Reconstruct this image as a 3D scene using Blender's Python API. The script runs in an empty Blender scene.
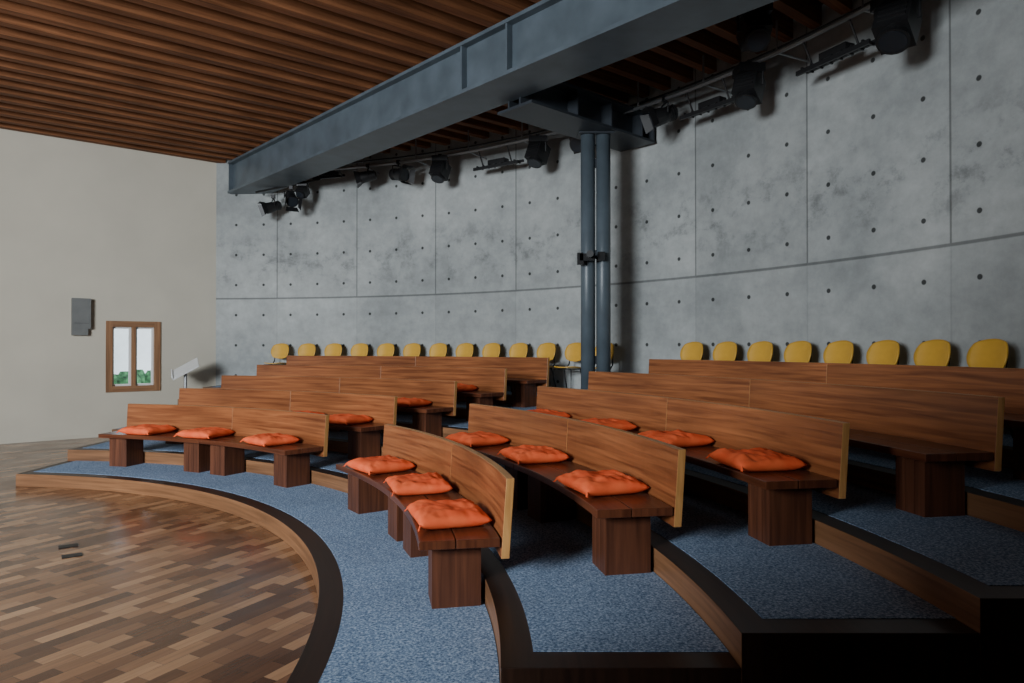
import bpy, math, random
from mathutils import Vector, Matrix, noise
random.seed(7)
EYE=1.685
CX,CY=-6.53,3.0
RW=11.45
ZC=5.48
D2R=math.pi/180
R=[None,5.5,6.48,7.52,8.55,9.58,10.6]
TZ=[0,.15,.30,.45,.60,.75,.90]

# ------------------------------------------------------------ materials
def newmat(name):
    m=bpy.data.materials.new(name); m.use_nodes=True
    nt=m.node_tree; b=nt.nodes['Principled BSDF']
    return m,nt,b
def N(nt,t,**k):
    n=nt.nodes.new(t)
    for a,v in k.items(): setattr(n,a,v)
    return n
def ramp(nt,stops):
    r=N(nt,'ShaderNodeValToRGB'); e=r.color_ramp.elements
    e[0].position=stops[0][0]; e[0].color=(*stops[0][1],1)
    e[1].position=stops[-1][0]; e[1].color=(*stops[-1][1],1)
    for p,c in stops[1:-1]:
        x=e.new(p); x.color=(*c,1)
    return r
def mathn(nt,op,a,b=None,c=None):
    n=N(nt,'ShaderNodeMath',operation=op)
    for i,v in enumerate((a,b,c)):
        if v is None: continue
        if isinstance(v,(int,float)): n.inputs[i].default_value=v
        else: nt.links.new(v,n.inputs[i])
    return n.outputs[0]
def wood(name,dark,light,rough=.4,su=1.2,sv=26,spec=.4):
    m,nt,b=newmat(name); L=nt.links
    tc=N(nt,'ShaderNodeTexCoord'); mp=N(nt,'ShaderNodeMapping')
    mp.inputs['Scale'].default_value=(su,sv,1)
    L.new(tc.outputs['UV'],mp.inputs[0])
    n1=N(nt,'ShaderNodeTexNoise'); n1.inputs['Scale'].default_value=1; n1.inputs['Detail'].default_value=6; n1.inputs['Distortion'].default_value=.6
    L.new(mp.outputs[0],n1.inputs['Vector'])
    mid=tuple((a+c)/2 for a,c in zip(dark,light))
    r=ramp(nt,[(.28,dark),(.5,mid),(.72,light)])
    L.new(n1.outputs['Fac'],r.inputs[0])
    n2=N(nt,'ShaderNodeTexNoise'); n2.inputs['Scale'].default_value=.9; n2.inputs['Detail'].default_value=1
    L.new(tc.outputs['UV'],n2.inputs['Vector'])
    r2=ramp(nt,[(.3,(.75,.75,.75)),(.7,(1.1,1.1,1.1))]); L.new(n2.outputs['Fac'],r2.inputs[0])
    mx=N(nt,'ShaderNodeMix',data_type='RGBA',blend_type='MULTIPLY'); mx.inputs[0].default_value=1
    L.new(r.outputs[0],mx.inputs[6]); L.new(r2.outputs[0],mx.inputs[7])
    L.new(mx.outputs[2],b.inputs['Base Color'])
    b.inputs['Roughness'].default_value=rough; b.inputs['Specular IOR Level'].default_value=spec
    bp=N(nt,'ShaderNodeBump'); bp.inputs['Strength'].default_value=.12; bp.inputs['Distance'].default_value=.004
    L.new(n1.outputs['Fac'],bp.inputs['Height']); L.new(bp.outputs[0],b.inputs['Normal'])
    return m
def plain(name,col,rough=.5,metal=0,var=.15,scale=6,bump=0,spec=.5):
    m,nt,b=newmat(name); L=nt.links
    tc=N(nt,'ShaderNodeTexCoord')
    n1=N(nt,'ShaderNodeTexNoise'); n1.inputs['Scale'].default_value=scale; n1.inputs['Detail'].default_value=5
    L.new(tc.outputs['Object'],n1.inputs['Vector'])
    r=ramp(nt,[(.3,tuple(c*(1-var) for c in col)),(.7,tuple(min(1,c*(1+var)) for c in col))])
    L.new(n1.outputs['Fac'],r.inputs[0]); L.new(r.outputs[0],b.inputs['Base Color'])
    b.inputs['Roughness'].default_value=rough; b.inputs['Metallic'].default_value=metal
    b.inputs['Specular IOR Level'].default_value=spec
    if bump:
        bp=N(nt,'ShaderNodeBump'); bp.inputs['Strength'].default_value=bump; bp.inputs['Distance'].default_value=.01
        L.new(n1.outputs['Fac'],bp.inputs['Height']); L.new(bp.outputs[0],b.inputs['Normal'])
    return m

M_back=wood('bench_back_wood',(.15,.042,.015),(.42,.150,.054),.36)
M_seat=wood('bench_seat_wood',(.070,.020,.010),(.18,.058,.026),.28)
M_leg=wood('bench_leg_wood',(.06,.020,.010),(.17,.058,.027),.45)
M_edge=wood('bench_edge_lightwood',(.45,.20,.055),(.68,.35,.12),.45,su=3,sv=30)
M_border=wood('step_border_wood',(.018,.009,.006),(.045,.021,.013),.4)
M_riser=wood('step_riser_wood',(.15,.068,.030),(.33,.158,.073),.45)
M_joist=wood('ceiling_joist_wood',(.11,.042,.018),(.26,.106,.046),.6,spec=.15)
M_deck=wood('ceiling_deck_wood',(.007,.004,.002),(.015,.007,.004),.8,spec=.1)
M_wframe=wood('window_frame_wood',(.20,.10,.05),(.38,.20,.10),.5)
M_steel=plain('painted_steel',(.080,.103,.122),.40,0,.20,3,.03)
M_steel_d=plain('painted_steel_dark',(.028,.034,.042),.45,0,.14,3)
M_black=plain('black_metal',(.010,.010,.011),.45,0,.1)
M_grey=plain('grey_plastic',(.16,.165,.16),.5,0,.1)
M_lens=plain('lamp_lens',(.02,.024,.03),.2,0,.1)
M_cream=plain('cream_plaster',(.56,.52,.43),.85,0,.05,1.2,.03,.2)
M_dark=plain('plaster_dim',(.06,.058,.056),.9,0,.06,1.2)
M_white=plain('white_acrylic',(.75,.75,.74),.3,0,.03)
M_chair=plain('yellow_ply',(.66,.37,.05),.4,0,.10,5,0,.3)
M_galv=plain('galvanised_tube',(.30,.31,.32),.4,.6,.1)
M_lawn=plain('lawn',(.05,.20,.06),.9,0,.4,3)
M_hedge=plain('hedge_leaves',(.05,.15,.06),.9,0,.8,9,.6)
M_house=plain('white_render',(.85,.86,.85),.8,0,.04)

def cushion_mat():
    m,nt,b=newmat('orange_fabric'); L=nt.links
    tc=N(nt,'ShaderNodeTexCoord')
    n1=N(nt,'ShaderNodeTexNoise'); n1.inputs['Scale'].default_value=7; n1.inputs['Detail'].default_value=4
    L.new(tc.outputs['Object'],n1.inputs['Vector'])
    r=ramp(nt,[(.3,(.84,.10,.030)),(.7,(.97,.17,.058))]); L.new(n1.outputs['Fac'],r.inputs[0])
    L.new(r.outputs[0],b.inputs['Base Color']); b.inputs['Roughness'].default_value=.8
    b.inputs['Specular IOR Level'].default_value=.2
    w=N(nt,'ShaderNodeTexNoise'); w.inputs['Scale'].default_value=220; L.new(tc.outputs['Object'],w.inputs['Vector'])
    bp=N(nt,'ShaderNodeBump'); bp.inputs['Strength'].default_value=.3; bp.inputs['Distance'].default_value=.003
    L.new(w.outputs['Fac'],bp.inputs['Height']); L.new(bp.outputs[0],b.inputs['Normal'])
    return m
M_cush=cushion_mat()

def carpet_mat():
    m,nt,b=newmat('blue_carpet'); L=nt.links
    tc=N(nt,'ShaderNodeTexCoord')
    n1=N(nt,'ShaderNodeTexNoise'); n1.inputs['Scale'].default_value=70; n1.inputs['Detail'].default_value=3; n1.inputs['Roughness'].default_value=.75
    L.new(tc.outputs['Object'],n1.inputs['Vector'])
    r=ramp(nt,[(.36,(.080,.135,.235)),(.5,(.23,.335,.50)),(.64,(.52,.63,.78))]); L.new(n1.outputs['Fac'],r.inputs[0])
    n2=N(nt,'ShaderNodeTexNoise'); n2.inputs['Scale'].default_value=1.3; n2.inputs['Detail'].default_value=3
    L.new(tc.outputs['Object'],n2.inputs['Vector'])
    r2=ramp(nt,[(.3,(.88,.88,.88)),(.7,(1.08,1.08,1.08))]); L.new(n2.outputs['Fac'],r2.inputs[0])
    mx=N(nt,'ShaderNodeMix',data_type='RGBA',blend_type='MULTIPLY'); mx.inputs[0].default_value=1
    L.new(r.outputs[0],mx.inputs[6]); L.new(r2.outputs[0],mx.inputs[7])
    L.new(mx.outputs[2],b.inputs['Base Color'])
    b.inputs['Roughness'].default_value=.95; b.inputs['Specular IOR Level'].default_value=.1
    bp=N(nt,'ShaderNodeBump'); bp.inputs['Strength'].default_value=.3; bp.inputs['Distance'].default_value=.006
    L.new(n1.outputs['Fac'],bp.inputs['Height']); L.new(bp.outputs[0],b.inputs['Normal'])
    return m
M_carpet=carpet_mat()

def parquet_mat():
    m,nt,b=newmat('parquet'); L=nt.links
    tc=N(nt,'ShaderNodeTexCoord'); mp=N(nt,'ShaderNodeMapping')
    mp.inputs['Rotation'].default_value=(0,0,-math.radians(62))
    L.new(tc.outputs['Object'],mp.inputs[0])
    br=N(nt,'ShaderNodeTexBrick'); br.offset=.5; br.offset_frequency=2
    br.inputs['Scale'].default_value=1; br.inputs['Brick Width'].default_value=.30; br.inputs['Row Height'].default_value=.095
    br.inputs['Mortar Size'].default_value=.0012; br.inputs['Mortar Smooth'].default_value=.3
    br.inputs['Color1'].default_value=(0,0,0,1); br.inputs['Color2'].default_value=(1,1,1,1); br.inputs['Mortar'].default_value=(0,0,0,1)
    L.new(mp.outputs[0],br.inputs['Vector'])
    r=ramp(nt,[(0,(.085,.034,.015)),(.4,(.19,.086,.040)),(.75,(.30,.150,.072)),(1,(.46,.26,.135))]); L.new(br.outputs['Color'],r.inputs[0])
    mp2=N(nt,'ShaderNodeMapping'); mp2.inputs['Scale'].default_value=(3,45,1); L.new(mp.outputs[0],mp2.inputs[0])
    n1=N(nt,'ShaderNodeTexNoise'); n1.inputs['Scale'].default_value=1; n1.inputs['Detail'].default_value=5; L.new(mp2.outputs[0],n1.inputs['Vector'])
    r2=ramp(nt,[(.3,(.82,.82,.82)),(.7,(1.12,1.12,1.12))]); L.new(n1.outputs['Fac'],r2.inputs[0])
    mx=N(nt,'ShaderNodeMix',data_type='RGBA',blend_type='MULTIPLY'); mx.inputs[0].default_value=1
    L.new(r.outputs[0],mx.inputs[6]); L.new(r2.outputs[0],mx.inputs[7])
    mx2=N(nt,'ShaderNodeMix',data_type='RGBA'); L.new(br.outputs['Fac'],mx2.inputs[0])
    L.new(mx.outputs[2],mx2.inputs[6]); mx2.inputs[7].default_value=(.03,.015,.008,1)
    L.new(mx2.outputs[2],b.inputs['Base Color'])
    n3=N(nt,'ShaderNodeTexNoise'); n3.inputs['Scale'].default_value=2.5; n3.inputs['Detail'].default_value=4; L.new(tc.outputs['Object'],n3.inputs['Vector'])
    rr=ramp(nt,[(.3,(.15,.15,.15)),(.7,(.27,.27,.27))]); L.new(n3.outputs['Fac'],rr.inputs[0]); L.new(rr.outputs[0],b.inputs['Roughness'])
    b.inputs['Specular IOR Level'].default_value=.55
    return m
M_parq=parquet_mat()

def concrete_mat():
    m,nt,b=newmat('cast_concrete'); L=nt.links
    uv=N(nt,'ShaderNodeUVMap'); uv.uv_map='UVMap'
    sep=N(nt,'ShaderNodeSeparateXYZ'); L.new(uv.outputs[0],sep.inputs[0])
    U,V=sep.outputs[0],sep.outputs[1]
    PW=8.85*D2R*RW
    u0=mathn(nt,'SUBTRACT',U,19.4*D2R*RW)
    def stripe(coord,period,half):
        a=mathn(nt,'ADD',coord,period/2); a=mathn(nt,'FLOORED_MODULO',a,period); a=mathn(nt,'SUBTRACT',a,period/2)
        return mathn(nt,'ABSOLUTE',a)
    jv=stripe(u0,PW,0)
    jh=mathn(nt,'ABSOLUTE',mathn(nt,'SUBTRACT',V,2.68))
    def mask(d,w0,w1):
        mr=N(nt,'ShaderNodeMapRange'); mr.interpolation_type='SMOOTHSTEP'
        L.new(d,mr.inputs[0]); mr.inputs[1].default_value=w0; mr.inputs[2].default_value=w1; mr.inputs[3].default_value=1; mr.inputs[4].default_value=0
        return mr.outputs[0]
    above=mathn(nt,'GREATER_THAN',V,2.68)
    mjv=mathn(nt,'MULTIPLY',mask(jv,.005,.016),mathn(nt,'ADD',mathn(nt,'MULTIPLY',above,.65),.15))
    mjh=mask(jh,.009,.024)
    du=stripe(mathn(nt,'SUBTRACT',u0,PW/6),PW/3,0)
    dv=stripe(mathn(nt,'SUBTRACT',V,2.68+.28),.62,0)
    dd=mathn(nt,'SQRT',mathn(nt,'ADD',mathn(nt,'MULTIPLY',du,du),mathn(nt,'MULTIPLY',dv,dv)))
    dots=mask(dd,.021,.033)
    def noise_(sc,det,vec,rough=.55):
        n=N(nt,'ShaderNodeTexNoise'); n.inputs['Scale'].default_value=sc; n.inputs['Detail'].default_value=det; n.inputs['Roughness'].default_value=rough
        L.new(vec,n.inputs['Vector']); return n.outputs['Fac']
    mp=N(nt,'ShaderNodeMapping'); mp.inputs['Scale'].default_value=(1,1,1); L.new(uv.outputs[0],mp.inputs[0])
    nA=noise_(.55,7,mp.outputs[0],.62)
    rA=ramp(nt,[(.28,(.25,.268,.268)),(.5,(.365,.385,.380)),(.72,(.48,.50,.488))]); L.new(nA,rA.inputs[0])
    nB=noise_(5,8,mp.outputs[0],.7)
    rB=ramp(nt,[(.25,(.80,.80,.80)),(.75,(1.14,1.14,1.14))]); L.new(nB,rB.inputs[0])
    mx=N(nt,'ShaderNodeMix',data_type='RGBA',blend_type='MULTIPLY'); mx.inputs[0].default_value=1
    L.new(rA.outputs[0],mx.inputs[6]); L.new(rB.outputs[0],mx.inputs[7])
    pid=mathn(nt,'FLOOR',mathn(nt,'DIVIDE',u0,PW)); pid=mathn(nt,'ADD',pid,mathn(nt,'MULTIPLY',above,17))
    wn=N(nt,'ShaderNodeTexWhiteNoise',noise_dimensions='1D'); L.new(pid,wn.inputs['W'])
    pt=mathn(nt,'ADD',mathn(nt,'MULTIPLY',wn.outputs['Value'],.14),.93)
    st=mathn(nt,'ABSOLUTE',mathn(nt,'SUBTRACT',V,3.45))
    band=mask(st,.1,.75)
    nC=noise_(2.2,8,mp.outputs[0],.75)
    rC=mathn(nt,'MULTIPLY',mask(nC,.34,.50),band)
    stain=mathn(nt,'SUBTRACT',1,mathn(nt,'MULTIPLY',rC,.36))
    tone=mathn(nt,'MULTIPLY',pt,stain)
    mj=mathn(nt,'MAXIMUM',mathn(nt,'MULTIPLY',mjh,.8),mjv)
    tone=mathn(nt,'MULTIPLY',tone,mathn(nt,'SUBTRACT',1,mathn(nt,'MULTIPLY',mj,.65)))
    tone=mathn(nt,'MULTIPLY',tone,mathn(nt,'SUBTRACT',1,mathn(nt,'MULTIPLY',dots,.85)))
    vs=N(nt,'ShaderNodeVectorMath',operation='SCALE'); L.new(mx.outputs[2],vs.inputs[0]); L.new(tone,vs.inputs[3])
    L.new(vs.outputs[0],b.inputs['Base Color'])
    b.inputs['Roughness'].default_value=.8; b.inputs['Specular IOR Level'].default_value=.25
    h=mathn(nt,'SUBTRACT',nB,mathn(nt,'MULTIPLY',mathn(nt,'MAXIMUM',mj,dots),2))
    bp=N(nt,'ShaderNodeBump'); bp.inputs['Strength'].default_value=.25; bp.inputs['Distance'].default_value=.012
    L.new(h,bp.inputs['Height']); L.new(bp.outputs[0],b.inputs['Normal'])
    return m
M_conc=concrete_mat()

# ------------------------------------------------------------ mesh builder
class MB:
    def __init__(s): s.v=[];s.f=[];s.m=[];s.uv=[];s.sm=[];s.mats=[]
    def mi(s,mat):
        if mat not in s.mats: s.mats.append(mat)
        return s.mats.index(mat)
    def quad(s,pts,mat,uv,smooth=False):
        b=len(s.v); s.v+= [tuple(p) for p in pts]; s.f.append(tuple(range(b,b+len(pts)))); s.m.append(s.mi(mat)); s.uv.append(uv); s.sm.append(smooth)
    def box(s,M,size,mat,off=None):
        if not isinstance(M,Matrix): M=Matrix.Translation(M)
        if off is None: off=random.random()*20
        hx,hy,hz=[c/2 for c in size]
        L=max(range(3),key=lambda i:size[i]); o=[i for i in range(3) if i!=L]
        c=[Vector((x,y,z)) for x in(-hx,hx) for y in(-hy,hy) for z in(-hz,hz)]
        for f in ((0,1,3,2),(4,6,7,5),(0,4,5,1),(2,3,7,6),(0,2,6,4),(1,5,7,3)):
            s.quad([M@c[i] for i in f],mat,[(c[i][L]+off,c[i][o[0]]+c[i][o[1]]+off) for i in f])
    def tube(s,pts,r,mat,n=14,caps=True,smooth=True):
        rs=r if isinstance(r,(list,tuple)) else [r]*len(pts)
        pts=[Vector(p) for p in pts]; rings=[]
        for i,p in enumerate(pts):
            d=(pts[min(i+1,len(pts)-1)]-pts[max(i-1,0)]).normalized()
            a=Vector((0,0,1)) if abs(d.z)<.95 else Vector((1,0,0))
            x=d.cross(a).normalized(); y=d.cross(x)
            rings.append([p+x*math.cos(t*2*math.pi/n)*rs[i]+y*math.sin(t*2*math.pi/n)*rs[i] for t in range(n)])
        for i in range(len(rings)-1):
            for t in range(n):
                u=(t+1)%n
                s.quad([rings[i][t],rings[i][u],rings[i+1][u],rings[i+1][t]],mat,[(i,t/n),(i,(t+1)/n),(i+1,(t+1)/n),(i+1,t/n)],smooth)
        if caps:
            s.quad(rings[0][::-1],mat,[(0,0)]*n); s.quad(rings[-1],mat,[(0,0)]*n)
    def arc(s,prof,a0,a1,mat,n=None,mats=None,endmat=None,off=None):
        if off is None: off=random.random()*20
        f0=a0 if callable(a0) else (lambda r:a0*D2R)
        f1=a1 if callable(a1) else (lambda r:a1*D2R)
        if n is None: n=max(2,int(abs(f1(prof[0][0])-f0(prof[0][0]))/(1.25*D2R)))
        def P(k,i):
            r,z=prof[k]; a=f0(r)+(f1(r)-f0(r))*i/n
            return (CX+r*math.cos(a),CY+r*math.sin(a),z),(r*a+off)
        K=len(prof); cum=[0]
        for k in range(K):
            q=prof[(k+1)%K]; p=prof[k]; cum.append(cum[-1]+math.hypot(q[0]-p[0],q[1]-p[1]))
        for k in range(K):
            k2=(k+1)%K; mm=mats[k] if mats and mats[k] else mat
            for i in range(n):
                p1,u1=P(k,i);p2,u2=P(k,i+1);p3,u3=P(k2,i+1);p4,u4=P(k2,i)
                s.quad([p1,p2,p3,p4],mm,[(u1,cum[k]+off),(u2,cum[k]+off),(u3,cum[k+1]+off),(u4,cum[k+1]+off)])
        for i in (0,n):
            pts=[P(k,i)[0] for k in range(K)]
            s.quad(pts,endmat or mat,[(prof[k][1]+off,prof[k][0]+off) for k in range(K)])
    def build(s,name,merge=True,bevel=0,parent=None):
        import bmesh
        me=bpy.data.meshes.new(name); me.from_pydata(s.v,[],s.f); 
        for m in s.mats: me.materials.append(m)
        uvl=me.uv_layers.new(name='UVMap')
        for p,mi,uv,sm in zip(me.polygons,s.m,s.uv,s.sm):
            p.material_index=mi; p.use_smooth=sm
            for li,c in zip(p.loop_indices,uv): uvl.data[li].uv=c
        bm=bmesh.new(); bm.from_mesh(me)
        if merge: bmesh.ops.remove_doubles(bm,verts=bm.verts,dist=.0002)
        bmesh.ops.recalc_face_normals(bm,faces=bm.faces)
        c=Vector((0,0,0))
        for v in bm.verts: c+=v.co
        c/=max(1,len(bm.verts)); zmin=min(v.co.z for v in bm.verts); c.z=zmin
        bmesh.ops.translate(bm,vec=-c,verts=bm.verts)
        bm.to_mesh(me); bm.free()
        ob=bpy.data.objects.new(name,me); bpy.context.collection.objects.link(ob); ob.location=c
        if bevel:
            bv=ob.modifiers.new('bevel','BEVEL'); bv.width=bevel; bv.segments=2; bv.limit_method='ANGLE'; bv.angle_limit=math.radians(50)
        if parent is not None:
            ob.parent=parent; ob.location=c-parent.location
        return ob
def empty(name,loc):
    e=bpy.data.objects.new(name,None); e.location=loc; e.empty_display_size=.2; bpy.context.collection.objects.link(e); return e
def pol(r,a,z=0): return Vector((CX+r*math.cos(a*D2R),CY+r*math.sin(a*D2R),z))
def frame(r,a,z):
    A=a*D2R
    t=Vector((-math.sin(A),math.cos(A),0)); o=Vector((math.cos(A),math.sin(A),0))
    M=Matrix((( -t.x,o.x,0,0),(-t.y,o.y,0,0),(0,0,1,0),(0,0,0,1)))
    M.translation=pol(r,a,z); return M

# ------------------------------------------------------------ room shell
wd=Vector((.775,.632,0)); wn=Vector((.632,-.775,0))
corner=Vector((-6.11,CY+math.sqrt(RW**2-(-6.11-CX)**2),0))
ca=math.degrees(math.atan2(corner.y-CY,corner.x-CX))
YB=-3.0; XL=-12.5
aB=-math.degrees(math.asin((CY-YB)/RW))
b=MB(); b.box((-3.7,5.9,-.05),(18.4,18.6,.1),M_parq); floor=b.build('floor')
b=MB(); b.arc([(RW,0),(RW,5.75),(RW+.3,5.75),(RW+.3,0)],aB-2,ca+1.2,M_conc,n=110)
b.uv=[]
for f in b.f:
    L=[]
    for i in f:
        x,y,z=b.v[i]; L.append((math.atan2(y-CY,x-CX)*RW,z))
    b.uv.append(L)
b.build('wall_concrete')
Lw=(corner.x-XL)/wd.x
def wp(s,z,d=0):
    p=corner-wd*s+wn*d; return Vector((p.x,p.y,z))
ww=.84; wz0,wz1=.88,2.13
Mw=Matrix(((-wd.x,-wn.x,0,0),(-wd.y,-wn.y,0,0),(0,0,1,0),(0,0,0,1)))
def wbox(b,s0,s1,z0,z1,d0,d1,mat):
    M=Mw.copy(); M.translation=wp((s0+s1)/2,(z0+z1)/2,(d0+d1)/2)
    b.box(M,(abs(s1-s0),abs(d1-d0),abs(z1-z0)),mat)
b=MB()
wc=1.52
w0,w1=wc-ww/2,wc+ww/2
wbox(b,-.4,w0,0,5.75,-.3,0,M_cream); wbox(b,w1,Lw+.5,0,5.75,-.3,0,M_cream)
wbox(b,w0,w1,0,wz0,-.3,0,M_cream); wbox(b,w0,w1,wz1,5.75,-.3,0,M_cream)
b.build('wall_left',merge=False)
b=MB(); b.box(((XL+4.5)/2,YB-.15,2.87),(4.5-XL+.6,.3,5.75),M_dark); b.build('wall_back')
b=MB(); yl=corner.y-Lw*wd.y
b.box((XL-.15,(yl+4)/2,2.87),(.3,yl-4+.6,5.75),M_dark)
b.box((XL-.15,.5,.3),(.3,7,.6),M_dark); b.box((XL-.15,.5,5.1),(.3,7,1.3),M_dark)
b.build('wall_window_side',merge=False)
b=MB()
for k in range(5): b.box((XL-.1,YB+.05+k*1.74,2.5),(.1,.08,3.9),M_wframe)
b.box((XL-.1,.5,.63),(.12,7,.06),M_wframe); b.box((XL-.1,.5,4.42),(.12,7,.06),M_wframe)
b.box((XL-.2,.5,2.5),(.02,7,3.9),M_white)
b.build('window_2',merge=False)
b=MB()
for k in range(5): b.box((-8.8+k*1.5,YB+.03,3.6),(.08,.06,2.6),M_wframe)
for z in(2.3,4.9): b.box((-5.8,YB+.03,z),(6.1,.06,.08),M_wframe)
b.build('added_rear_window',merge=False)  # unseen frame added on the solid back wall, goes with the rear lamp
# timber-clad screen added out of view to shadow the right-hand tiers
b=MB(); b.box((-1.35,-.70,1.5),(.10,4.5,3.0),M_border)
for k in range(11): b.box((-1.29,-2.72+k*.405,1.5),(.02,.37,2.96),M_leg); b.box((-1.41,-2.72+k*.405,1.5),(.02,.37,2.96),M_leg)
b.build('shadow_screen',merge=False)

# ceiling
poly=[pol(RW,aB+(ca-aB)*i/60) for i in range(61)]+[Vector((XL,yl,0)),Vector((XL,YB,0))]
def clip(P,d):
    ts=[]
    for i in range(len(poly)):
        A=poly[i];B=poly[(i+1)%len(poly)]; e=B-A
        den=d.x*e.y-d.y*e.x
        if abs(den)<1e-9: continue
        w=A-P; t=(w.x*e.y-w.y*e.x)/den; u=(w.x*d.y-w.y*d.x)/den
        if -1e-6<=u<=1+1e-6: ts.append(t)
    if len(ts)<2: return None
    return min(ts),max(ts)
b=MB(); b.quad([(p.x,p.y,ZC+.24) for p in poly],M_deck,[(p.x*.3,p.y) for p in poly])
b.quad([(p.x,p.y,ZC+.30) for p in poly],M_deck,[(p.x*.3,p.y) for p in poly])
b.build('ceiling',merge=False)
b=MB(); k=0
sp=.40
while k<70:
    P=corner+wn*(.12+sp*k); P.z=0
    r=clip(P,wd)
    if r and r[1]-r[0]>.3:
        a_,c_=P+wd*r[0],P+wd*r[1]
        mid=(a_+c_)/2; mid.z=ZC+.12
        M=Mw.copy(); M.translation=mid
        b.box(M,(r[1]-r[0],.13,.24),M_joist)
    k+=1
b.build('ceiling_joists',merge=False)

# ------------------------------------------------------------ window in left wall
e=empty('window_1',wp(wc,wz0,-.1))
b=MB(); t=.06
wbox(b,w0-.05,w0+t,wz0-.05,wz1+.05,-.12,.03,M_wframe); wbox(b,w1-t,w1+.05,wz0-.05,wz1+.05,-.12,.03,M_wframe)
wbox(b,w0+t,w1-t,wz1-t,wz1+.05,-.12,.03,M_wframe); wbox(b,w0+t,w1-t,wz0-.05,wz0+t,-.12,.03,M_wframe)
wbox(b,wc-.035,wc+.035,wz0+t,wz1-t,-.12,.02,M_wframe)
b.build('frame',merge=False,bevel=.004,parent=e)
b=MB()
for s0,s1 in((w0+t,wc-.035),(wc+.035,w1-t)):
    q=.035
    wbox(b,s0,s0+q,wz0+t,wz1-t,-.10,-.05,M_white);wbox(b,s1-q,s1,wz0+t,wz1-t,-.10,-.05,M_white)
    wbox(b,s0+q,s1-q,wz1-t-q,wz1-t,-.10,-.05,M_white);wbox(b,s0+q,s1-q,wz0+t,wz0+t+q,-.10,-.05,M_white)
b.build('casements',merge=False,parent=e)
b=MB(); wbox(b,.3,7,.2,.3,-8.8,-.35,M_lawn); b.build('lawn')
b=MB()
rnd=random.Random(3)
for k in range(60):
    s_=-2+k*.17; h=.55+rnd.random()*.25
    c=wp(s_,.3+h/2,-6.4+rnd.random()*.3)
    b.tube([c-Vector((0,0,h/2)),c-Vector((0,0,h*.2)),c+Vector((0,0,h*.25)),c+Vector((0,0,h/2))],[.15,.24,.22,.12],M_hedge,9,smooth=False)
b.build('hedge',merge=False)
b=MB(); wbox(b,-6,12,.3,5,-9,-8.8,M_house)
wbox(b,3.0,3.25,1.0,3.0,-8.8,-8.7,M_grey); wbox(b,2.15,2.3,.4,2.0,-8.8,-8.7,M_grey)
wbox(b,-6,12,5,5.3,-9.4,-8.4,M_grey)
b.build('neighbouring_building',merge=False)

# wall speaker
b=MB()
sc=2.41
wbox(b,sc-.16,sc+.14,2.02,2.58,.03,.12,M_grey); wbox(b,sc-.12,sc+.14,1.90,2.02,.03,.10,M_grey); wbox(b,sc-.08,sc+.02,2.1,2.5,0,.03,M_black)
wbox(b,sc-.13,sc+.11,2.12,2.125,.12,.123,M_black)
b.build('wall_speaker',merge=False,bevel=.006)

# ------------------------------------------------------------ tiers
def a0f(r,o=0): return math.asin((.03+o)/r)
def a1f(r,o=0): return math.acos(min(1,(.53+o)/r))
for i in range(1,7):
    r0=R[i]; r1=R[i+1] if i<6 else RW-.002
    e=empty('seating_tier',pol(r0,45,0))
    b=MB()
    prof=[(r0,0),(r0,TZ[i]),(r1,TZ[i]),(r1,0)]
    b.arc(prof,lambda r:a0f(r),lambda r:a1f(r),M_border,n=80,mats=[M_riser,M_border,M_riser,M_border],endmat=M_border)  # end faces take the very dark border wood, shade put into their colour
    b.build('platform',parent=e,bevel=.004)
    b=MB(); rc0=r0+.15; rc1=r1-.004
    z=TZ[i]+.001
    b.arc([(rc0,z),(rc0,z+.003),(rc1,z+.003),(rc1,z)],lambda r:a0f(r,.16),lambda r:a1f(r,.12),M_carpet,n=80)
    b.build('carpet',parent=e)

# ------------------------------------------------------------ benches
def bench(row,a0,a1):
    Rn=R[row+1]; T=TZ[row]+.004
    am=(a0+a1)/2; e=empty('curved_bench',pol(Rn-.15,am,T))
    for (s0,s1) in ((a0,am-.012),(am+.012,a1)):
        b=MB()
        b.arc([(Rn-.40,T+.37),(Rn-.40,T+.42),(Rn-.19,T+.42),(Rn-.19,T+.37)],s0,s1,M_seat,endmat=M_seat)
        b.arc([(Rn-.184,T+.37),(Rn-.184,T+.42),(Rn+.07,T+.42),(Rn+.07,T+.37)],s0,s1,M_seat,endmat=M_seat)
        b.build('seat',parent=e,bevel=.004)
        b=MB()
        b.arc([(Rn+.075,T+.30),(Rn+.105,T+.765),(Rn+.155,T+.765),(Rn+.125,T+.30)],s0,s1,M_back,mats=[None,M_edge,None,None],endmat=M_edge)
        b.build('backrest',parent=e,bevel=.004)
        for la in (s0+1.9*(6.5/Rn)+.2,s1-1.9*(6.5/Rn)-.2):
            b=MB()
            for q in range(3):
                M=frame(Rn-.175,la,T+.185); M=M@Matrix.Translation(((q-1)*.088,0,0))
                b.box(M,(.084,.29,.37),M_leg)
            M=frame(Rn-.175,la,T+.185); b.box(M,(.25,.27,.36),M_black)
            b.build('leg',parent=e,merge=False,bevel=.003)
    return e
for row,n0,n1,f0_ in ((1,9.4,37.0,47.6),(2,9.1,37.3,48.3),(3,8.6,37.9,48.3),(4,8.3,39.0,48.4),(5,9.0,38.2,48.5)):
    bench(row,n0,n1); bench(row,f0_,78.2)

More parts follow.
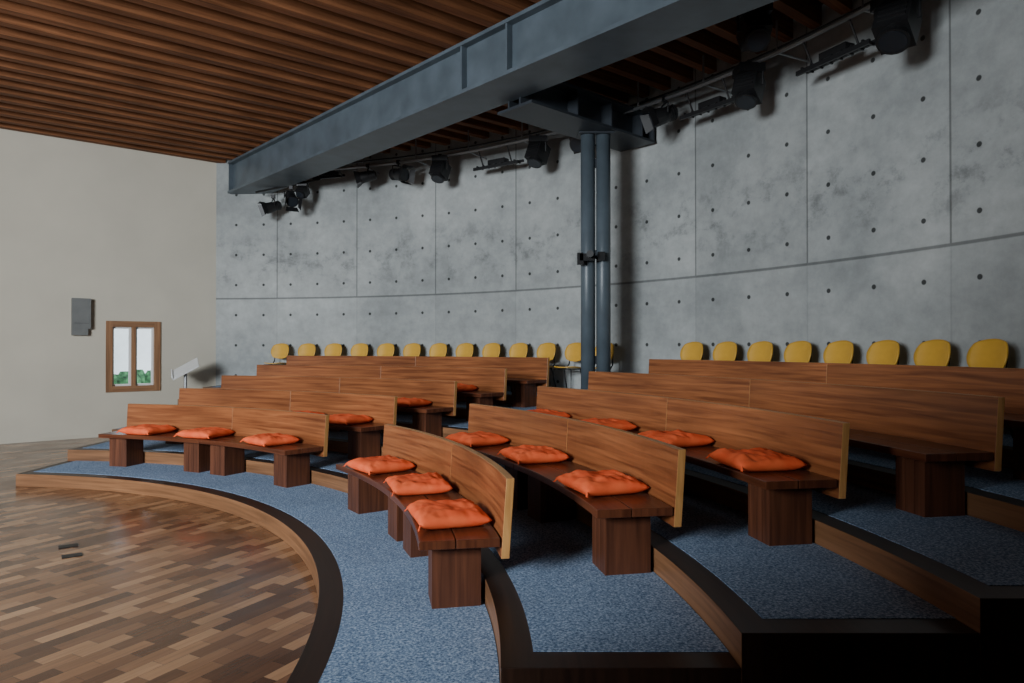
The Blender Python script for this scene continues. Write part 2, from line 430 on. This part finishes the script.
# ------------------------------------------------------------ cushions
def cushion(row,a,rot=0,seed=0,sx=.255,sy=.225):
    Rn=R[row+1]; z=TZ[row]+.004+.42
    n=34; vs=[];fs=[]
    rnd=random.Random(seed)
    off=Vector((rnd.random()*50,rnd.random()*50,0))
    for side in (1,-1):
        for j in range(n+1):
            for i in range(n+1):
                x=-1+2*i/n;y=-1+2*j/n
                px=x*(1-.04*(1-y*y)*abs(x)**3); py=y*(1-.04*(1-x*x)*abs(y)**3)
                h=((1-abs(x)**5)*(1-abs(y)**5))**.5 if abs(x)<1 and abs(y)<1 else 0
                nz=noise.noise(Vector((x*1.7,y*1.7,0))+off)*.020+noise.noise(Vector((x*4.5,y*2.5,3))+off)*.009-abs(noise.noise(Vector((x*1.6,y*4,5))+off))*.016
                ang=math.atan2(abs(y)-1.0,abs(x)-1.0)
                cr=math.sin(ang*14+nz*30)*.004*max(0,1-math.hypot(abs(x)-1,abs(y)-1))
                zz=.048+side*(h*.055) + (h*(nz+cr) if side>0 else -.0)
                if side<0: zz=max(.0,.048-h*.055)
                vs.append((px*sx,py*sy,zz))
    w=n+1;o=w*w
    for j in range(n):
        for i in range(n):
            q=j*w+i; fs.append((q,q+1,q+w+1,q+w)); fs.append((o+q,o+q+w,o+q+w+1,o+q+1))
    me=bpy.data.meshes.new('seat_cushion'); 
    for sgn in(-1,1):
        b0=len(vs); x=sgn*sx*.92
        for dx,dy,dz in((-.012,0,.042),(.012,0,.042),(.03*sgn+.012,.03,.015),(.03*sgn-.012,.035,.015)):
            vs.append((x+dx,-sy*.97-dy*.5,dz+.004))
        fs.append((b0,b0+1,b0+2,b0+3))
    me.from_pydata(vs,[],fs)
    import bmesh
    bm=bmesh.new(); bm.from_mesh(me); bmesh.ops.remove_doubles(bm,verts=bm.verts,dist=.0015); bmesh.ops.recalc_face_normals(bm,faces=bm.faces); bm.to_mesh(me); bm.free()
    me.materials.append(M_cush)
    for p in me.polygons: p.use_smooth=True
    ob=bpy.data.objects.new('seat_cushion',me); bpy.context.collection.objects.link(ob)
    ob.matrix_world=frame(Rn-.185,a,z)@Matrix.Rotation(rot*D2R,4,'Z')
    return ob
cl=[(1,13.6,4),(1,22.9,-6),(1,32.0,5),(2,13.6,6),(2,23.8,-4),(2,32.6,3),(3,12.1,-3),(3,19.8,5),(3,27.4,-3),(3,35,2),
    (1,53.3,-5),(1,64.2,6),(1,73.0,-4),(2,52.8,3),(2,59.5,-3),(3,52.5,3),(4,52.8,0)]
for k,(r_,a_,ro) in enumerate(cl): cushion(r_,a_,ro,k+3)

# ------------------------------------------------------------ chairs
def chair(a):
    T=TZ[6]+.004; M=frame(11.02,a,T)
    b=MB()
    n=12
    def shell(fn,th):
        g=[[fn(-1+2*i/n,-1+2*j/n) for i in range(n+1)] for j in range(n+1)]
        g2=[[Vector(p)+Vector(th) for p in row] for row in g]
        for G in (g,g2):
            for j in range(n):
                for i in range(n):
                    b.quad([M@Vector(G[j][i]),M@Vector(G[j][i+1]),M@Vector(G[j+1][i+1]),M@Vector(G[j+1][i])],M_chair,[(0,0)]*4,True)
        for k in range(n):
            for (p,q) in (((0,k),(0,k+1)),((n,k),(n,k+1)),((k,0),(k+1,0)),((k,n),(k+1,n))):
                b.quad([M@Vector(g[p[0]][p[1]]),M@Vector(g[q[0]][q[1]]),M@Vector(g2[q[0]][q[1]]),M@Vector(g2[p[0]][p[1]])],M_chair,[(0,0)]*4)
    def disc(x,y):
        return x*math.sqrt(1-.5*y*y*.8), y*math.sqrt(1-.5*x*x*.8)
    def seat(x,y):
        u,v=disc(x,y); return (u*.20,-.02+v*.20,.44+.02*u*u-.015*v)
    def back(x,y):
        u,v=disc(x,y); return (u*.19,.20+v*.035-.05*u*u+.0,.70+v*.155)
    shell(seat,(0,0,.014)); shell(back,(0,.014,0))
    for sx in(-1,1):
        b.tube([M@Vector((sx*.19,-.18,0)),M@Vector((sx*.17,-.15,.43)),M@Vector((sx*.15,.12,.43)),M@Vector((sx*.14,.20,.50)),M@Vector((sx*.13,.225,.68))],.011,M_black,8)
        b.tube([M@Vector((sx*.19,.22,0)),M@Vector((sx*.16,.10,.43))],.011,M_black,8)
    b.tube([M@Vector((-.17,-.15,.43)),M@Vector((.17,-.15,.43))],.01,M_black,8)
    return b.build('yellow_chair')
for k in range(8): chair(16.5+2.84*k)
for k in range(13): chair(80.3-2.97*k)
chair(13.6)

# ------------------------------------------------------------ steel
bd=Vector((.677,-.736,0)).normalized(); bp_=Vector((.736,.677,0)).normalized()
ZB=EYE+3.15
P0=Vector((-5.9,14.4,0)); W=.66
cen=P0+bp_*(W/2)
s0=.10; s1=15.0
Mb=Matrix(((bd.x,bp_.x,0,0),(bd.y,bp_.y,0,0),(0,0,1,0),(0,0,0,1)))
def bbox(b,sa,sb,pa,pb,za,zb,mat):
    p=cen+bd*((sa+sb)/2)+bp_*((pa+pb)/2); M=Mb.copy(); M.translation=(p.x,p.y,(za+zb)/2)
    b.box(M,(sb-sa,pb-pa,zb-za),mat)
b=MB(); t=.045
bbox(b,s0,s1,-W/2,W/2,ZB,ZB+t,M_steel); bbox(b,s0,s1,-W/2,W/2,ZC-t,ZC-.001,M_steel)
bbox(b,s0,s1,-W/2+.10,-W/2+.14,ZB+t,ZC-t,M_steel); bbox(b,s0,s1,W/2-.14,W/2-.10,ZB+t,ZC-t,M_steel)
bbox(b,s0,s0+.03,-W/2+.02,W/2-.02,ZB+t,ZC-t,M_steel)
sm=(14.4-8.38)/.736
for sg in(-1,1):
    e0=sg*(W/2-.10); e1=sg*(W/2-.015)
    for q in(-.42,.42): bbox(b,sm+q-.015,sm+q+.015,min(e0,e1),max(e0,e1),ZB+t,ZC-t,M_steel)
    bbox(b,sm-.36,sm+.36,min(e0,sg*(W/2-.07)),max(e0,sg*(W/2-.07)),ZB+.08,ZC-.08,M_steel)
b.build('steel_girder',merge=False,bevel=.004)
cp=Vector((1.19,9.95,0))
b=MB()
tl=-1.58; tr=.98; zb=EYE+3.03
def cbox(ta,tb,pa,pb,za,zb_,mat):
    p=cp+bp_*((ta+tb)/2)+bd*((pa+pb)/2)
    M=Matrix(((bp_.x,-bd.x,0,p.x),(bp_.y,-bd.y,0,p.y),(0,0,1,(za+zb_)/2),(0,0,0,1)))
    b.box(M,(tb-ta,pb-pa,zb_-za),mat)
hw=.32
cbox(tl,tr,-hw,hw,zb,zb+.035,M_steel_d); cbox(tl,tr,-hw,hw,zb+.38,zb+.415,M_steel_d)
cbox(tl,tr,-.12,-.09,zb+.035,zb+.38,M_steel_d); cbox(tl,tr,.09,.12,zb+.035,zb+.38,M_steel_d)
for q in(-.7,0,.7): cbox(q-.012,q+.012,-hw+.02,hw-.02,zb+.035,zb+.38,M_steel_d)
cbox(tr-.03,tr,-hw+.01,hw-.01,zb+.035,zb+.38,M_steel_d)
b.build('steel_branch_beam',merge=False,bevel=.003)
e=empty('twin_steel_column',(cp.x,cp.y,.76))
for dx in(-.11,.11):
    b=MB(); x=cp.x+dx
    z0=TZ[5]+.005
    b.tube([(x,cp.y,z0),(x,cp.y,zb)],.102,M_steel,28)
    b.build('tube',parent=e)
b=MB()
for z in(1.5,3.0,4.3): b.box((cp.x,cp.y,z),(.1,.06,.12),M_steel_d)
b.box((cp.x,cp.y,zb-.012),(.5,.3,.022),M_steel_d)
b.build('tie_plates',merge=False,parent=e)
b=MB(); x=cp.x-.1;y=cp.y-.16;z=EYE+1.25
b.box((x-.05,y-.02,z),(.2,.14,.10),M_black); b.box((x-.14,y-.04,z-.02),(.08,.10,.16),M_black); b.tube([(x,y-.07,z+.03),(x-.02,y-.2,z+.03)],[.04,.05],M_black,12)
b.tube([(x+.1,y+.06,z),(x+.1,y+.0,z)],.02,M_black,8); b.box((x+.16,y+.0,z+.02),(.10,.08,.12),M_black)
b.build('column_camera',merge=False)

# ------------------------------------------------------------ lighting rail + fixtures
ZR=EYE+3.42; RR=10.88
b=MB()
b.tube([pol(RR,a,ZR) for a in [8+i*1.25 for i in range(59)]],.026,M_galv,10)
b.tube([pol(RR+.22,a,ZR+.16) for a in [8+i*1.25 for i in range(59)]],.016,M_black,8)
for a in range(10,82,6):
    b.tube([pol(RR,a,ZR),pol(RR,a,ZC-.002)],.013,M_galv,8)
    b.tube([pol(RR,a,ZR),pol(RW-.005,a,ZR)],.013,M_galv,8)
b.build('lighting_rail',merge=False)
def spot(a,size=1.0,tilt=35,yaw=0,r=RR,zr=ZR,kind='can'):
    o=pol(r,a,zr); b=MB()
    d=Vector((-math.cos((a+yaw)*D2R),-math.sin((a+yaw)*D2R),0))*math.cos(tilt*D2R)+Vector((0,0,-math.sin(tilt*D2R)))
    side=d.cross(Vector((0,0,1))).normalized(); up=side.cross(d)
    s=size
    b.tube([o+Vector((0,0,.04)),o-Vector((0,0,.08*s))],.018,M_black,8)
    b.box(o,(.07,.07,.07),M_black)
    c=o-Vector((0,0,.25*s))
    y0=o-Vector((0,0,.08*s))
    b.tube([c-side*.155*s,y0-side*.155*s+Vector((0,0,-.02)),y0-side*.10*s,y0+side*.10*s,y0+side*.155*s+Vector((0,0,-.02)),c+side*.155*s],.014*s,M_black,8)
    if kind=='can':
        b.tube([c-d*.20*s,c-d*.17*s,c-d*.02*s,c+d*.02*s,c+d*.18*s],[.07*s,.105*s,.115*s,.125*s,.14*s],M_black,20)
        b.tube([c+d*.178*s,c+d*.185*s],[.12*s,.12*s],M_lens,20)
        for k in range(3): b.tube([c-d*(.16-.04*k)*s,c-d*(.15-.04*k)*s],.12*s,M_black,20)
        for sg,ax in((1,up),(-1,up),(1,side),(-1,side)):
            q0=c+d*.18*s+ax*.135*s*sg; ot=side if ax is up else up
            q1=q0+d*.12*s+ax*.05*s*sg
            b.quad([q0-ot*.12*s,q0+ot*.12*s,q1+ot*.15*s,q1-ot*.15*s],M_black,[(0,0)]*4)
    elif kind=='head':
        M=Matrix.Identity(4)
        for i in range(3): M[i][0]=side[i];M[i][1]=d[i];M[i][2]=up[i]
        M.translation=c
        b.box(M,(.25*s,.30*s,.26*s),M_black); b.tube([c+d*.15*s,c+d*.20*s],[.11*s,.12*s],M_black,20); b.tube([c+d*.198*s,c+d*.204*s],.10*s,M_lens,20)
        b.box(o-Vector((0,0,.06*s)),(.28*s,.26*s,.09*s),M_black)
        for k in range(5): b.box(M@Matrix.Translation((0,-.13*s+k*.05*s,.135*s)),(.2*s,.02*s,.02*s),M_black)
    return b.build('stage_spotlight',merge=False,bevel=0)
def batten(a,dr=.15,dz=-.12,L=.95,kind=0):
    b=MB(); M=frame(RR+dr,a,ZR+dz)
    b.box(M@Matrix.Translation((0,-.06,0)),(L,.03,.05),M_black); b.box(M@Matrix.Translation((0,.10,.05)),(L,.03,.04),M_black)
    for k in range(7): b.box(M@Matrix.Translation((-L/2+.08+k*(L-.16)/6,.02,.03)),(.02,.19,.03),M_black)
    b.box(M@Matrix.Translation((0,.02,.08)),(.35,.14,.08),M_black)
    for s in(-.3,.3): b.tube([M@Vector((s,0,.03)),M@Vector((s,-dr,-dz))],.013,M_black,8)
    return b.build('light_batten',merge=False)
spot(19.9,1.25,60,25,kind='head')
spot(30.2,1.1,65,20,kind='head')
spot(37.5,.9,20,-30,kind='can')
spot(45.5,1.0,30,0,kind='head')
spot(50.3,1.05,65,0,kind='head')
spot(61.2,1.0,65,0,kind='head'); spot(66.0,.9,10,75,kind='can'); spot(69.5,.8,15,-60)
batten(24.5,dz=-.3); batten(34.0,dz=-.3); batten(55.3,dz=-.3); batten(74.5,L=.6)
for (x,y,k,sz) in ((2.62,7.55,'head',1.1),(.35,9.6,'can',.9)):
    r_=math.hypot(x-CX,y-CY); a_=math.degrees(math.atan2(y-CY,x-CX))
    spot(a_,sz,50,60,r=r_,zr=ZC-.10,kind=k)
spot(78.3,.85,35,40,r=10.9,zr=EYE+3.12); spot(80.6,.8,20,-50,r=11.0,zr=EYE+2.98); spot(77.0,.7,40,0,r=10.9,zr=EYE+3.2,kind='head')
b=MB()
b.tube([pol(10.9,75,EYE+3.25),pol(11.0,82.5,EYE+3.08)],.02,M_black,8)
b.tube([pol(10.9,77,EYE+3.2),pol(10.9,77,ZC)],.014,M_black,8); b.build('lamp_bar')

# ------------------------------------------------------------ lectern near left wall
lp=Vector((-6.25,13.4,0))
b=MB()
b.tube([(lp.x,lp.y,.0),(lp.x,lp.y,1.22)],.03,M_galv,12); b.tube([(lp.x,lp.y,0),(lp.x,lp.y,.02)],.17,M_galv,24)
M=Matrix.Translation((lp.x,lp.y,1.27))@Matrix.Rotation(15*D2R,4,'Z')@Matrix.Rotation(-30*D2R,4,'Y')@Matrix.Rotation(25*D2R,4,'X')
b.box(M,(.52,.42,.02),M_white); b.box(M@Matrix.Translation((-.25,0,.025)),(.02,.42,.04),M_white)
b.build('lectern',merge=False)

b=MB()
for (x,y) in ((-3.75,5.93),(-3.55,5.66)):
    b.box(Matrix.Translation((x,y,.003))@Matrix.Rotation(.6,4,'Z'),(.14,.10,.006),M_black)
b.build('floor_outlet_plates',merge=False)
b=MB(); wbox(b,.2,Lw,0,.06,0,.015,M_cream); b.build('baseboard_left')

# ------------------------------------------------------------ lights
def area(name,loc,tgt,sx,sy,power,col,spread=180):
    l=bpy.data.lights.new(name,'AREA'); l.shape='RECTANGLE'; l.size=sx; l.size_y=sy; l.energy=power; l.color=col; l.spread=math.radians(spread)
    o=bpy.data.objects.new(name,l); bpy.context.collection.objects.link(o); o.location=loc
    d=Vector(tgt)-Vector(loc); o.rotation_euler=d.to_track_quat('-Z','Y').to_euler(); return o
area('window_daylight',(XL+.15,.4,2.5),(-2,2.9,2.2),6.6,3.6,110,(.88,.95,1.0))
area('added_rear_light',(-5.8,YB+.14,3.6),(-3.6,9,2.5),5.8,2.4,1650,(.89,.95,1.0),125)  # added soft lamp behind the camera, no window opening there

w=bpy.data.worlds.new('world'); bpy.context.scene.world=w; w.use_nodes=True
bg=w.node_tree.nodes['Background']; bg.inputs[0].default_value=(.78,.88,1,1); bg.inputs[1].default_value=3.0

cam=bpy.data.cameras.new('camera'); cam.sensor_width=36; cam.lens=700/1024*36
co=bpy.data.objects.new('camera',cam); bpy.context.collection.objects.link(co)
co.location=(0,0,EYE); co.rotation_euler=(math.radians(90.45),0,0)
bpy.context.scene.camera=co
